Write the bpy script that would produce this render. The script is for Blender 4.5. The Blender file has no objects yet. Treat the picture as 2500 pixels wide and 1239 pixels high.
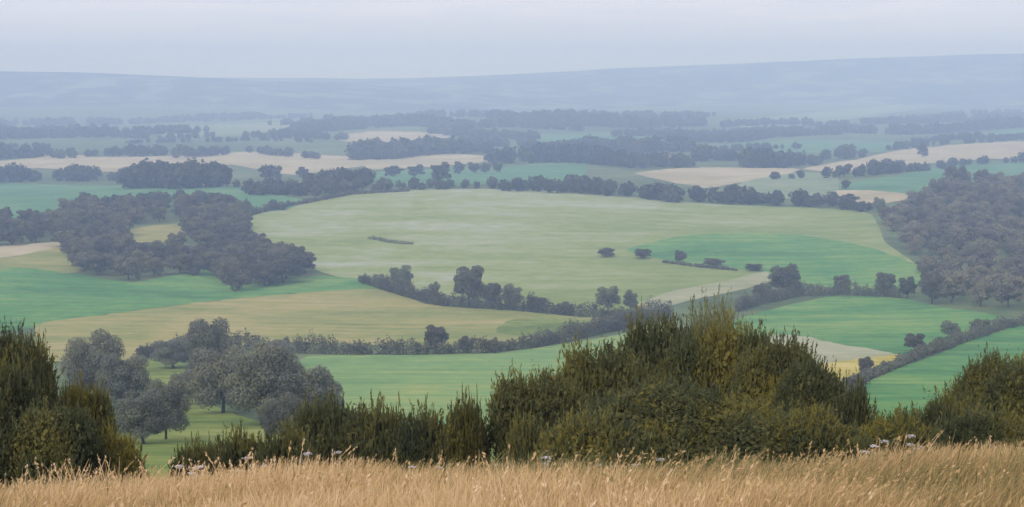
import bpy, math, random
import numpy as np
from mathutils import Vector
from mathutils.geometry import delaunay_2d_cdt

rng = np.random.default_rng(11)
random.seed(5)
S = bpy.context.scene
COL = S.collection

# ------------------------------------------------------------------ camera geometry
F_PX, CX, CY = 3434.0, 1250.0, 619.5
PITCH = math.atan((619.5 - 190.0) / F_PX)
CP, SP = math.cos(PITCH), math.sin(PITCH)

# ------------------------------------------------------------------ terrain
def sstep(a, b, x):
    t = np.clip((x - a) / (b - a), 0, 1)
    return t * t * (3 - 2 * t)

PD = np.array([-60, -20, 0, 5, 9.5, 14, 20, 30, 60, 100, 150, 200, 300, 400, 500, 600, 700, 900, 1300, 3000, 12000], float)
PZ = np.array([-0.2, -0.6, -1.6, -2.15, -3.03, -4.40, -6.5, -9.8, -18.5, -28.2, -40, -50.5, -68, -82, -92, -98, -101, -102.5, -103, -104, -106], float)
def _slopes():
    h = np.diff(PD); d = np.diff(PZ) / h
    m = np.zeros_like(PD); m[0], m[-1] = d[0], d[-1]
    for i in range(1, len(PD) - 1):
        if d[i-1] * d[i] > 0:
            w1, w2 = 2*h[i] + h[i-1], h[i] + 2*h[i-1]
            m[i] = (w1 + w2) / (w1 / d[i-1] + w2 / d[i])
    return m
PM = _slopes()
def profile(y):
    y = np.clip(y, PD[0], PD[-1])
    i = np.clip(np.searchsorted(PD, y) - 1, 0, len(PD) - 2)
    h = PD[i+1] - PD[i]; t = (y - PD[i]) / h
    return ((2*t**3 - 3*t**2 + 1) * PZ[i] + (t**3 - 2*t**2 + t) * h * PM[i] + (-2*t**3 + 3*t**2) * PZ[i+1] + (t**3 - t**2) * h * PM[i+1])
def height(x, y):
    x = np.asarray(x, float); y = np.asarray(y, float)
    z = profile(y)
    z = z + 0.030 * np.clip(x, -14, 14) * (1 - sstep(40, 160, y))
    near = 0.05 * np.sin(x * 1.3 + 0.4) * np.sin(y * 0.9 + 1.0) + 0.07 * np.sin(x * 0.52 + 2.0)
    z = z + 0.070 * np.clip(x - 2.0, 0, 8) * sstep(4, 9, y) * (1 - sstep(40, 160, y))
    z = z + near * (1 - sstep(18, 40, y)) * sstep(3, 7, y)
    a = sstep(320, 620, y)
    z = z + a * (2.2 * np.sin(x / 170 + 0.6) * np.sin(y / 210 + 0.4) + 1.5 * np.sin(x / 95 + y / 130))
    z = z + 12 * np.exp(-((x + 20) / 300) ** 2 - ((y - 1150) / 260) ** 2)
    z = z + 16 * sstep(130, 420, x) * np.exp(-((y - 1000) / 420) ** 2)
    z = z + 8 * sstep(90, 330, -x) * np.exp(-((y - 1000) / 260) ** 2)
    b = sstep(1800, 3200, y)
    z = z + b * (7 * np.sin(x / 520 + 1.0) * np.sin(y / 430) + 5 * np.sin(x / 310 - y / 700))
    return z

def rays(px, py):
    cx = (np.asarray(px, float) - CX) / F_PX; cy = -(np.asarray(py, float) - CY) / F_PX
    cx, cy = np.broadcast_arrays(cx, cy)
    return np.stack([cx, CP + cy * SP, -SP + cy * CP], -1)
TS = np.geomspace(4.0, 14000, 900)
def ground_at(px, py, tmin=4.0):
    """pixel(s) of the 2500x1239 picture -> point(s) on the terrain"""
    TS = np.geomspace(tmin, 14000, 900)
    d = np.atleast_2d(rays(px, py)); out = np.zeros_like(d)
    for s in range(0, len(d), 4000):
        dd = d[s:s+4000]
        P = dd[:, None, :] * TS[None, :, None]
        below = P[..., 2] < height(P[..., 0], P[..., 1])
        k = np.where(below.any(1), below.argmax(1), len(TS) - 1)
        k = np.clip(k, 1, len(TS) - 1)
        lo, hi = TS[k-1].copy(), TS[k].copy()
        for _ in range(22):
            mid = (lo + hi) / 2; q = dd * mid[:, None]
            u = q[:, 2] < height(q[:, 0], q[:, 1])
            hi = np.where(u, mid, hi); lo = np.where(u, lo, mid)
        out[s:s+4000] = dd * hi[:, None]
    return out
def z_at(py, y):
    """height at which the picture row py passes at forward distance y"""
    d = rays(CX, py); return d[..., 2] / d[..., 1] * y

# ------------------------------------------------------------------ object helpers
def mesh_np(name, verts, faces, mats, tint=None, midx=None, smooth=False):
    """verts (N,3), faces (M,k) one k for all; tint per vertex"""
    me = bpy.data.meshes.new(name)
    verts = np.asarray(verts, np.float32); faces = np.asarray(faces, np.int32)
    M, k = faces.shape
    me.vertices.add(len(verts)); me.vertices.foreach_set('co', verts.ravel())
    me.loops.add(M * k); me.loops.foreach_set('vertex_index', faces.ravel())
    me.polygons.add(M); me.polygons.foreach_set('loop_start', np.arange(0, M * k, k, dtype=np.int32))
    if midx is not None: me.polygons.foreach_set('material_index', np.asarray(midx, np.int32))
    for m in (mats if isinstance(mats, (list, tuple)) else [mats]): me.materials.append(m)
    if tint is not None:
        at = me.attributes.new('tint', 'FLOAT', 'POINT'); at.data.foreach_set('value', np.asarray(tint, np.float32))
    me.update(calc_edges=True)
    if smooth: me.polygons.foreach_set('use_smooth', np.ones(M, bool))
    return me
def link(name, me, parent=None):
    o = bpy.data.objects.new(name, me); COL.objects.link(o)
    if parent: o.parent = parent
    return o
def tag(o, label=None, cat=None, group=None, kind=None):
    if label: o['label'] = label
    if cat: o['category'] = cat
    if group: o['group'] = group
    if kind: o['kind'] = kind
    return o
def empty(name, loc, rz=0.0, sc=(1, 1, 1)):
    o = bpy.data.objects.new(name, None); COL.objects.link(o)
    o.location = loc; o.rotation_euler = (0, 0, rz); o.scale = sc; o.empty_display_size = 0.3
    return o

# ------------------------------------------------------------------ materials
def nt_new(name):
    m = bpy.data.materials.new(name); m.use_nodes = True
    nt = m.node_tree; nt.nodes.clear()
    return m, nt, nt.nodes.new
def ramp(nt, cols):
    r = nt.nodes.new('ShaderNodeValToRGB'); e = r.color_ramp.elements
    while len(e) > 1: e.remove(e[-1])
    e[0].position = cols[0][0]; e[0].color = (*cols[0][1], 1)
    for p, c in cols[1:]:
        n = e.new(p); n.color = (*c, 1)
    return r
def math_n(nt, op, a, b=None):
    n = nt.nodes.new('ShaderNodeMath'); n.operation = op
    for i, v in enumerate((a, b)):
        if v is None: continue
        if isinstance(v, (int, float)): n.inputs[i].default_value = v
        else: nt.links.new(v, n.inputs[i])
    return n.outputs[0]
def noise(nt, vec, scale, detail=3, rough=0.55, dist=0.0):
    n = nt.nodes.new('ShaderNodeTexNoise'); n.inputs['Scale'].default_value = scale
    n.inputs['Detail'].default_value = detail; n.inputs['Roughness'].default_value = rough; n.inputs['Distortion'].default_value = dist
    nt.links.new(vec, n.inputs['Vector']); return n.outputs['Fac']
def leaf_mat(name, cols, clump=0.5, clump_amt=0.7, obj_amt=0.35, transl=0.25, tint_amt=0.75):
    m, nt, N = nt_new(name); L = nt.links.new
    at = N('ShaderNodeAttribute'); at.attribute_name = 'tint'
    geo = N('ShaderNodeNewGeometry'); oi = N('ShaderNodeObjectInfo')
    nz = noise(nt, geo.outputs['Position'], clump, 2)
    f = math_n(nt, 'MULTIPLY', math_n(nt, 'SUBTRACT', at.outputs['Fac'], 0.5), tint_amt)
    f = math_n(nt, 'ADD', f, math_n(nt, 'MULTIPLY', math_n(nt, 'SUBTRACT', nz, 0.5), clump_amt))
    f = math_n(nt, 'ADD', f, math_n(nt, 'MULTIPLY', math_n(nt, 'SUBTRACT', oi.outputs['Random'], 0.5), obj_amt))
    f = math_n(nt, 'ADD', f, 0.5)
    r = ramp(nt, cols); L(f, r.inputs['Fac'])
    p = N('ShaderNodeBsdfPrincipled'); p.inputs['Roughness'].default_value = 0.75; p.inputs['Specular IOR Level'].default_value = 0.15
    t = N('ShaderNodeBsdfTranslucent'); mx = N('ShaderNodeMixShader'); mx.inputs[0].default_value = transl
    L(r.outputs['Color'], p.inputs['Base Color']); L(r.outputs['Color'], t.inputs['Color'])
    out = N('ShaderNodeOutputMaterial')
    L(p.outputs[0], mx.inputs[1]); L(t.outputs[0], mx.inputs[2]); L(mx.outputs[0], out.inputs['Surface'])
    return m
def ground_mat(name, cols, scale, fine=0.35, streak=None, streak_amt=0.0, bump=0.0, tram=0.0, spot=None):
    """patches of the given colours; streak = (angle, spacing in metres) for drilled or mown lines"""
    m, nt, N = nt_new(name); L = nt.links.new
    geo = N('ShaderNodeNewGeometry'); pos = geo.outputs['Position']
    f = noise(nt, pos, scale, 5, 0.6, 0.8)
    f2 = noise(nt, pos, fine, 4, 0.7)
    v = math_n(nt, 'ADD', f, math_n(nt, 'MULTIPLY', math_n(nt, 'SUBTRACT', f2, 0.5), 0.6))
    mp = N('ShaderNodeMapping'); mp.inputs['Rotation'].default_value = (0, 0, (streak or (0.0, 1))[0])
    mp.inputs['Scale'].default_value = (0.012, 0.16, 0.1) if streak is None else (0.006, 1.0 / streak[1], 0.02)
    L(pos, mp.inputs['Vector'])
    st = noise(nt, mp.outputs['Vector'], 1.0, 4, 0.65)
    v = math_n(nt, 'ADD', v, math_n(nt, 'MULTIPLY', math_n(nt, 'SUBTRACT', st, 0.5), streak_amt * 1.5))
    if spot:  # thin pale soil over the crown of the field
        vm = N('ShaderNodeVectorMath'); vm.operation = 'DISTANCE'; ms = N('ShaderNodeMapping'); ms.inputs['Scale'].default_value = (1.0 / spot[2], 1.0 / spot[3], 0)
        L(pos, ms.inputs['Vector']); L(ms.outputs['Vector'], vm.inputs[0]); vm.inputs[1].default_value = (spot[0] / spot[2], spot[1] / spot[3], 0)
        v = math_n(nt, 'ADD', v, math_n(nt, 'MULTIPLY', math_n(nt, 'SUBTRACT', 0.9, math_n(nt, 'MINIMUM', vm.outputs['Value'], 1.6)), 0.17))
    r = ramp(nt, cols); L(v, r.inputs['Fac'])
    p = N('ShaderNodeBsdfPrincipled'); p.inputs['Roughness'].default_value = 0.95; p.inputs['Specular IOR Level'].default_value = 0.05
    L(r.outputs['Color'], p.inputs['Base Color'])
    if tram:  # pairs of wheel tracks through the crop
        sx = N('ShaderNodeSeparateXYZ'); mt = N('ShaderNodeMapping'); mt.inputs['Rotation'].default_value = (0, 0, (streak or (0, 1))[0])
        wob = math_n(nt, 'MULTIPLY', noise(nt, pos, 0.006, 2), 26.0)
        L(pos, mt.inputs['Vector']); L(mt.outputs['Vector'], sx.inputs[0])
        yy = math_n(nt, 'ADD', sx.outputs['Y'], wob); tot = None
        for off in (0.0, 2.2):
            fr = math_n(nt, 'FRACT', math_n(nt, 'DIVIDE', math_n(nt, 'ADD', yy, off), tram))
            ln = math_n(nt, 'LESS_THAN', fr, 0.75 / tram)
            tot = ln if tot is None else math_n(nt, 'ADD', tot, ln)
        mm = N('ShaderNodeMix'); mm.data_type = 'RGBA'; mm.blend_type = 'MIX'
        L(math_n(nt, 'MULTIPLY', tot, math_n(nt, 'ADD', f, 0.0)), mm.inputs['Factor']); L(r.outputs['Color'], mm.inputs[6]); mm.inputs[7].default_value = (0.20, 0.18, 0.10, 1)
        L(mm.outputs[2], p.inputs['Base Color'])
    if bump:
        b = N('ShaderNodeBump'); b.inputs['Strength'].default_value = bump; b.inputs['Distance'].default_value = 0.3
        L(f2, b.inputs['Height']); L(b.outputs[0], p.inputs['Normal'])
    out = N('ShaderNodeOutputMaterial'); L(p.outputs[0], out.inputs['Surface'])
    return m

BARK = ground_mat('bark', [(0.3, (0.045, 0.038, 0.03)), (0.7, (0.10, 0.085, 0.065))], 3.0, 9.0)
LEAF_FAR = leaf_mat('far_leaves', [(0.0, (0.045, 0.050, 0.038)), (0.5, (0.080, 0.088, 0.060)), (1.0, (0.125, 0.135, 0.08))], 0.02, 0.7, 0.3, 0.4)
LEAF_WOOD = leaf_mat('wood_leaves', [(0.0, (0.095, 0.092, 0.062)), (0.45, (0.155, 0.148, 0.095)), (0.8, (0.205, 0.195, 0.11)), (1.0, (0.24, 0.22, 0.12))], 0.03, 0.6, 0.7, 0.42)
LEAF_GREY = leaf_mat('grey_wood_leaves', [(0.0, (0.135, 0.128, 0.095)), (0.45, (0.22, 0.205, 0.145)), (0.8, (0.27, 0.255, 0.16)), (1.0, (0.30, 0.275, 0.16))], 0.03, 0.7, 0.7, 0.42)
LEAF_HEDGE = leaf_mat('hedge_leaves', [(0.0, (0.085, 0.085, 0.060)), (0.5, (0.145, 0.145, 0.095)), (1.0, (0.20, 0.205, 0.115))], 0.08, 0.7, 0.6, 0.4)
LEAF_PALE = leaf_mat('pale_leaves', [(0.0, (0.12, 0.14, 0.09)), (0.5, (0.18, 0.205, 0.12)), (1.0, (0.24, 0.26, 0.15))], 0.1, 0.5, 0.4, 0.42)
LEAF_SCRUB = leaf_mat('scrub_leaves', [(0.0, (0.17, 0.20, 0.10)), (0.5, (0.23, 0.26, 0.14)), (1.0, (0.30, 0.33, 0.18))], 0.1, 0.5, 0.4, 0.4)
LEAF_MID = leaf_mat('ash_leaves', [(0.0, (0.13, 0.14, 0.11)), (0.45, (0.215, 0.228, 0.17)), (0.8, (0.265, 0.275, 0.185)), (1.0, (0.30, 0.30, 0.18))], 0.22, 0.8, 0.45, 0.42)
LEAF_BUSH = leaf_mat('bush_leaves', [(0.0, (0.060, 0.074, 0.036)), (0.36, (0.125, 0.140, 0.060)), (0.60, (0.185, 0.185, 0.072)), (0.80, (0.245, 0.22, 0.055)), (1.0, (0.30, 0.255, 0.05))], 0.8, 1.15, 0.3, 0.5)
LEAF_SHOOT = leaf_mat('shoot_leaves', [(0.0, (0.14, 0.16, 0.09)), (0.5, (0.22, 0.245, 0.13)), (1.0, (0.30, 0.31, 0.16))], 0.8, 0.6, 0.2, 0.45)
GRASS = leaf_mat('dry_grass', [(0.0, (0.12, 0.13, 0.05)), (0.24, (0.26, 0.235, 0.095)), (0.48, (0.47, 0.335, 0.145)), (0.72, (0.64, 0.445, 0.215)), (1.0, (0.73, 0.56, 0.33))], 0.9, 0.22, 0.0, 0.25, 1.0)
WHITE = leaf_mat('white_petals', [(0.0, (0.62, 0.58, 0.54)), (1.0, (0.82, 0.79, 0.76))], 3.0, 0.4, 0.2, 0.3)
STALK = leaf_mat('green_stalk', [(0.0, (0.09, 0.10, 0.04)), (1.0, (0.2, 0.18, 0.08))], 3.0, 0.4, 0.2, 0.2)

# ------------------------------------------------------------------ ground, one sheet to the horizon
def fan_sheet(name, rows, halfw, zfun, mats, nx=240, label=None, smooth=True):
    u = np.linspace(-1, 1, nx)
    u = np.sign(u) * np.abs(u) ** 1.15
    Y = np.repeat(rows[:, None], nx, 1); X = halfw(rows)[:, None] * u[None, :]
    Z = zfun(X, Y)
    V = np.stack([X, Y, Z], -1).reshape(-1, 3)
    r, c = len(rows), nx
    i = (np.arange(r - 1)[:, None] * c + np.arange(c - 1)[None, :]).ravel()
    Fq = np.stack([i, i + 1, i + c + 1, i + c], -1)
    return link(name, mesh_np(name, V, Fq, mats, smooth=smooth))
G_ROWS = np.concatenate([np.linspace(-40, 3, 40)[:-1], np.linspace(3, 40, 120)[:-1], np.geomspace(40, 9600, 560)])
G_MAT = ground_mat('rough_pasture', [(0.30, (0.075, 0.105, 0.050)), (0.47, (0.105, 0.150, 0.060)), (0.60, (0.145, 0.185, 0.075)), (0.75, (0.20, 0.215, 0.10))], 0.0045, 0.06, (0.1, 40), 0.5)
ground = fan_sheet('ground', G_ROWS, lambda y: 0.85 * np.abs(y) + 70, height, G_MAT)
tag(ground, 'rolling olive green pasture that falls from the hilltop down to the wide plain', kind='structure')

# ------------------------------------------------------------------ far hills
def ridge_line(xs, ys):
    return lambda px: np.interp(px, xs, ys)
def ridge(name, y0, ytop, y1, xs, ys, mat, label, rough):
    top = ridge_line(xs, ys)
    def zf(X, Y):
        g = height(X, Y) - 3.0
        px = CX + X / Y * F_PX
        ph = np.zeros_like(X)
        for k, (a, b, c) in enumerate(((1/900, 0.3, 1.0), (1/410, 1.9, 0.6), (1/190, 0.7, 0.28), (1/85, 2.2, 0.12))):
            ph = ph + c * np.sin(X * a + b * 3 + Y * a * 0.7)
        zt = z_at(top(px), ytop) + rough * ph
        rise = sstep(y0, ytop, Y) * (1 - 0.5 * sstep(ytop, y1, Y))
        fold = 14 * np.sin(X / 330 + Y / 700) * np.sin(Y / 420 + X / 1300) * sstep(y0, y0 + 500, Y) * (1 - sstep(ytop - 500, ytop, Y))
        return g + np.maximum(zt - g, 4) * rise + fold
    rows = np.linspace(y0, y1, 110)
    o = fan_sheet(name, rows, lambda y: 0.80 * y, zf, mat, nx=360)
    return tag(o, label, kind='structure')
R_MAT = ground_mat('far_hillside', [(0.40, (0.01, 0.018, 0.02)), (0.50, (0.04, 0.055, 0.04)), (0.56, (0.10, 0.12, 0.08)), (0.64, (0.22, 0.22, 0.15))], 0.0030, 0.012, (0.0, 110), 0.7)
ridge('hills', 5400, 6900, 8600, [-800, 0, 700, 1000, 1250, 1480, 1800, 2050, 2300, 2500, 3300], [188, 189, 190, 189, 181, 169, 162, 148, 138, 131, 124], R_MAT,
      'long blue ridge of hills across the horizon, higher towards its far end', 6.0)
ridge('hills', 4600, 5600, 6600, [-800, 0, 200, 420, 640, 900, 1150, 1400, 1700, 2500, 3300], [182, 173, 176, 184, 194, 208, 226, 247, 262, 268, 268], R_MAT,
      'nearer blue hill sloping down from the edge of the view towards the middle', 4.0)

# ------------------------------------------------------------------ fields (sheets a little above the ground)
def smooth_poly(pts, n=5, jit=1.7):
    P = np.array(pts, float); out = []; m = len(P)
    for i in range(m):
        p0, p1, p2, p3 = P[i-1], P[i], P[(i+1) % m], P[(i+2) % m]
        seg = np.linalg.norm(p2 - p1); k = max(n, int(seg / 14))
        for t in np.linspace(0, 1, k, endpoint=False):
            # tightened Catmull-Rom: corners stay fairly firm
            a, b = 0.3 * (p2 - p0), 0.3 * (p3 - p1)
            h = (2*t**3 - 3*t**2 + 1) * p1 + (t**3 - 2*t**2 + t) * a + (-2*t**3 + 3*t**2) * p2 + (t**3 - t**2) * b
            out.append(h + rng.normal(0, (jit, jit * 0.35)))
    return np.array(out)
FN = [0]
def field(name, pts, mat, label, sx=16, sy=5):
    B = smooth_poly(pts)
    x0, y0 = B.min(0); x1, y1 = B.max(0)
    gx, gy = np.meshgrid(np.arange(x0 + sx / 2, x1, sx), np.arange(y0 + sy / 2, y1, sy))
    pts2 = np.stack([gx.ravel(), gy.ravel()], -1)
    allp = [Vector((float(a), float(b) * 3)) for a, b in np.concatenate([B, pts2])]
    v, _, f, *_ = delaunay_2d_cdt(allp, [], [list(range(len(B)))], 1, 1e-4)
    tri = np.array([list(t) for t in f if len(t) == 3], np.int32)
    V2 = np.array([[p.x, p.y / 3] for p in v])
    W = ground_at(V2[:, 0], V2[:, 1], 60.0)
    FN[0] += 1
    W[:, 2] = height(W[:, 0], W[:, 1]) + 0.03 + W[:, 1] * (0.00014 + 0.000006 * FN[0])
    a, b, c = W[tri[:, 0]], W[tri[:, 1]], W[tri[:, 2]]
    nz = np.cross(b - a, c - a)[:, 2]
    tri[nz < 0] = tri[nz < 0][:, ::-1]
    o = link(name, mesh_np(name, W, tri, mat, smooth=True))
    return tag(o, label, kind='structure')

M_PALE = ground_mat('pale_pasture', [(0.30, (0.20, 0.26, 0.075)), (0.45, (0.26, 0.31, 0.10)), (0.57, (0.31, 0.345, 0.17)), (0.70, (0.37, 0.395, 0.27))], 0.0055, 0.08, (0.5, 22), 0.4, spot=(-15, 980, 130, 230))
M_EMER = ground_mat('young_crop', [(0.30, (0.060, 0.18, 0.055)), (0.48, (0.092, 0.245, 0.066)), (0.60, (0.14, 0.285, 0.07)), (0.74, (0.22, 0.33, 0.09))], 0.012, 0.12, (0.35, 9), 0.55, tram=19.0)
M_OCHRE = ground_mat('ochre_pasture', [(0.30, (0.20, 0.235, 0.065)), (0.45, (0.27, 0.28, 0.085)), (0.58, (0.34, 0.305, 0.105)), (0.72, (0.40, 0.34, 0.14))], 0.013, 0.13, (-0.25, 7), 0.5)
M_LIME = ground_mat('fresh_grass', [(0.30, (0.10, 0.155, 0.035)), (0.5, (0.17, 0.225, 0.05)), (0.68, (0.27, 0.30, 0.08))], 0.02, 0.2, (0.3, 6), 0.4)
M_MINT = ground_mat('mown_meadow', [(0.30, (0.15, 0.27, 0.09)), (0.5, (0.20, 0.33, 0.11)), (0.62, (0.28, 0.36, 0.11)), (0.75, (0.36, 0.39, 0.14))], 0.014, 0.15, (0.12, 5), 0.5, tram=16.0)
M_STUB = ground_mat('stubble', [(0.3, (0.34, 0.30, 0.17)), (0.5, (0.43, 0.37, 0.215)), (0.72, (0.50, 0.44, 0.28))], 0.01, 0.06, (0.1, 20), 0.4)
M_BEIGE = ground_mat('bare_strip', [(0.3, (0.27, 0.29, 0.15)), (0.5, (0.34, 0.35, 0.19)), (0.72, (0.42, 0.41, 0.25))], 0.014, 0.1, (0.1, 8), 0.4)
M_YEL = ground_mat('yellow_crop', [(0.3, (0.33, 0.30, 0.06)), (0.5, (0.46, 0.38, 0.08)), (0.72, (0.55, 0.46, 0.15))], 0.03, 0.2, (0.5, 4), 0.6)
M_TEAL = ground_mat('far_crop', [(0.3, (0.08, 0.185, 0.085)), (0.5, (0.105, 0.235, 0.105)), (0.72, (0.16, 0.27, 0.12))], 0.008, 0.05, (0.0, 30), 0.4)
M_DULL = ground_mat('far_pasture', [(0.3, (0.15, 0.22, 0.12)), (0.5, (0.22, 0.28, 0.15)), (0.72, (0.30, 0.33, 0.19))], 0.006, 0.04, (0.0, 40), 0.4)

FIELDS = [
 ('pasture_field', [(585, 540), (700, 503), (860, 474), (1100, 462), (1330, 466), (1560, 482), (1760, 500), (2110, 518), (2160, 590), (2235, 645), (2240, 670), (2060, 650), (1860, 640), (1870, 690), (1700, 715), (1560, 752), (1420, 765), (1240, 745), (1080, 720), (900, 700), (760, 655), (640, 605), (590, 570)], M_PALE, 'large pale green domed pasture in the middle of the valley'),
 ('crop_field', [(1530, 612), (1660, 578), (1830, 568), (1990, 580), (2120, 605), (2240, 650), (2245, 690), (2170, 712), (2040, 705), (1950, 690), (1850, 664), (1680, 645)], M_EMER, 'emerald crop field shaped like an eye above the thin broken hedge'),
 ('crop_field', [(-60, 660), (60, 655), (170, 668), (330, 690), (530, 655), (640, 690), (760, 676), (910, 684), (930, 706), (740, 716), (520, 736), (250, 770), (90, 800), (-60, 806)], M_EMER, 'long emerald green field below the dark wood, tapering to a point'),
 ('pasture_field', [(90, 795), (250, 770), (520, 736), (740, 716), (925, 707), (1050, 745), (1280, 762), (1420, 776), (1500, 778), (1420, 815), (1290, 838), (1180, 850), (900, 842), (640, 836), (500, 870), (330, 880), (100, 880)], M_OCHRE, 'ochre green pasture rising gently above the long dark hedge'),
 ('grass_field', [(1240, 785), (1330, 774), (1450, 783), (1400, 805), (1290, 824), (1210, 812)], M_LIME, 'bright green patch of grass in the tip of the ochre pasture'),
 ('meadow', [(745, 872), (1000, 868), (1200, 864), (1330, 848), (1470, 826), (1620, 800), (1640, 870), (1420, 930), (1230, 1080), (1000, 1060), (840, 1010), (760, 930)], M_MINT, 'mint green meadow between the long hedge and the big bushes'),
 ('grass_field', [(260, 1112), (400, 1050), (420, 960), (540, 1000), (680, 1050), (780, 1100), (560, 1114)], M_LIME, 'small bright green grass slope between the grey trees'),
 ('grass_field', [(320, 890), (400, 872), (450, 890), (440, 938), (350, 940)], M_LIME, 'dark green grass glade among the grey trees'),
 ('crop_field', [(1760, 800), (1850, 765), (2010, 728), (2170, 726), (2310, 752), (2440, 772), (2420, 800), (2330, 820), (2200, 866), (2120, 862), (1950, 820), (1850, 830)], M_EMER, 'bright green crop field below the big grey wood'),
 ('bare_field', [(1860, 822), (1945, 820), (2050, 842), (2170, 862), (2185, 876), (1990, 892), (1880, 880)], M_BEIGE, 'pale beige strip of bare ground behind the big bushes'),
 ('yellow_field', [(1900, 890), (1990, 891), (2190, 866), (2200, 880), (2140, 905), (2060, 950), (1960, 940)], M_YEL, 'narrow yellow crop strip beside the small hedge'),
 ('crop_field', [(2070, 965), (2180, 905), (2290, 866), (2400, 822), (2600, 780), (2600, 1060), (2300, 1070), (2090, 1060)], M_EMER, 'green field on the slope below the small hedge'),
 ('bare_field', [(1555, 745), (1640, 712), (1760, 690), (1870, 664), (1880, 690), (1780, 715), (1680, 735), (1600, 760)], M_BEIGE, 'light grey green strip behind the feathery bush top'),
 ('bare_field', [(-60, 607), (145, 592), (160, 604), (40, 626), (-60, 636)], M_STUB, 'pinkish bare strip next to the dark wood'),
 ('pasture_field', [(-60, 636), (40, 627), (160, 604), (215, 655), (160, 668), (60, 655), (-60, 660)], M_OCHRE, 'small ochre wedge of pasture next to the dark wood'),
 ('crop_field', [(-60, 452), (200, 454), (560, 458), (640, 470), (740, 490), (700, 512), (600, 520), (480, 505), (180, 500), (150, 556), (60, 548), (-60, 530)], M_TEAL, 'blue green crop field behind the dark wood'),
 ('stubble_field', [(-60, 400), (90, 386), (110, 372), (240, 384), (480, 380), (620, 372), (860, 384), (930, 398), (720, 428), (560, 404), (280, 420), (90, 412), (-60, 414)], M_STUB, 'long pale stubble field far off between two rows of trees'),
 ('stubble_field', [(890, 402), (980, 380), (1090, 375), (1200, 385), (1180, 398), (1050, 408), (900, 416)], M_STUB, 'short pale stubble field above the row of round trees'),
 ('stubble_field', [(820, 332), (930, 322), (1045, 325), (1100, 334), (1050, 345), (850, 349)], M_STUB, 'dim stubble strip farthest off below the blue hill'),
 ('crop_field', [(890, 428), (1000, 416), (1240, 408), (1310, 400), (1430, 398), (1420, 440), (1310, 446), (1000, 456)], M_TEAL, 'blue green crop field around the row of round trees'),
 ('stubble_field', [(1550, 424), (1660, 412), (1760, 410), (1950, 414), (1900, 432), (1800, 448), (1720, 460), (1610, 440)], M_STUB, 'pale stubble field above the pale green dome'),
 ('stubble_field', [(1960, 414), (2080, 392), (2200, 368), (2400, 350), (2580, 346), (2580, 384), (2400, 390), (2250, 402), (2060, 420)], M_STUB, 'broad pale stubble field high on the plain above the grey wood'),
 ('crop_field', [(2060, 448), (2190, 430), (2300, 408), (2560, 400), (2560, 440), (2300, 466), (2240, 478), (2060, 468)], M_TEAL, 'blue green crop field above the grey wood'),
 ('stubble_field', [(2010, 468), (2120, 466), (2240, 478), (2210, 492), (2100, 502), (2030, 496)], M_STUB, 'small pale stubble field at the corner of the grey wood'),
 ('pasture_field', [(1800, 452), (1930, 424), (2040, 428), (2040, 482), (1900, 486)], M_DULL, 'dull green pasture between the stubble fields'),
 ('pasture_field', [(310, 566), (380, 552), (450, 550), (455, 584), (400, 592), (320, 592)], M_OCHRE, 'yellow green clearing inside the dark wood'),
 ('stubble_field', [(1460, 384), (1560, 380), (1640, 378), (1650, 388), (1560, 396), (1470, 396)], M_STUB, 'thin stubble strip between two dark belts of trees'),
 ('pasture_field', [(360, 316), (520, 306), (680, 300), (760, 312), (640, 330), (420, 338)], M_DULL, 'dull green fields far off under the nearer blue hill'),
 ('crop_field', [(1280, 332), (1480, 326), (1700, 318), (1720, 330), (1500, 344), (1300, 348)], M_TEAL, 'faint blue green field far off in the middle of the plain'),
 ('pasture_field', [(1750, 300), (1950, 280), (2200, 256), (2280, 260), (2060, 296), (1850, 318)], M_DULL, 'faint pale slope of pasture under the blue ridge'),
 ('crop_field', [(1780, 352), (1950, 344), (2180, 350), (2150, 372), (1950, 376), (1800, 370)], M_TEAL, 'dim green field among the scattered far trees'),
 ('crop_field', [(2330, 336), (2480, 318), (2580, 316), (2580, 340), (2420, 346)], M_TEAL, 'small green field just above the broad stubble field'),
]
for f in FIELDS: field(*f)

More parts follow.
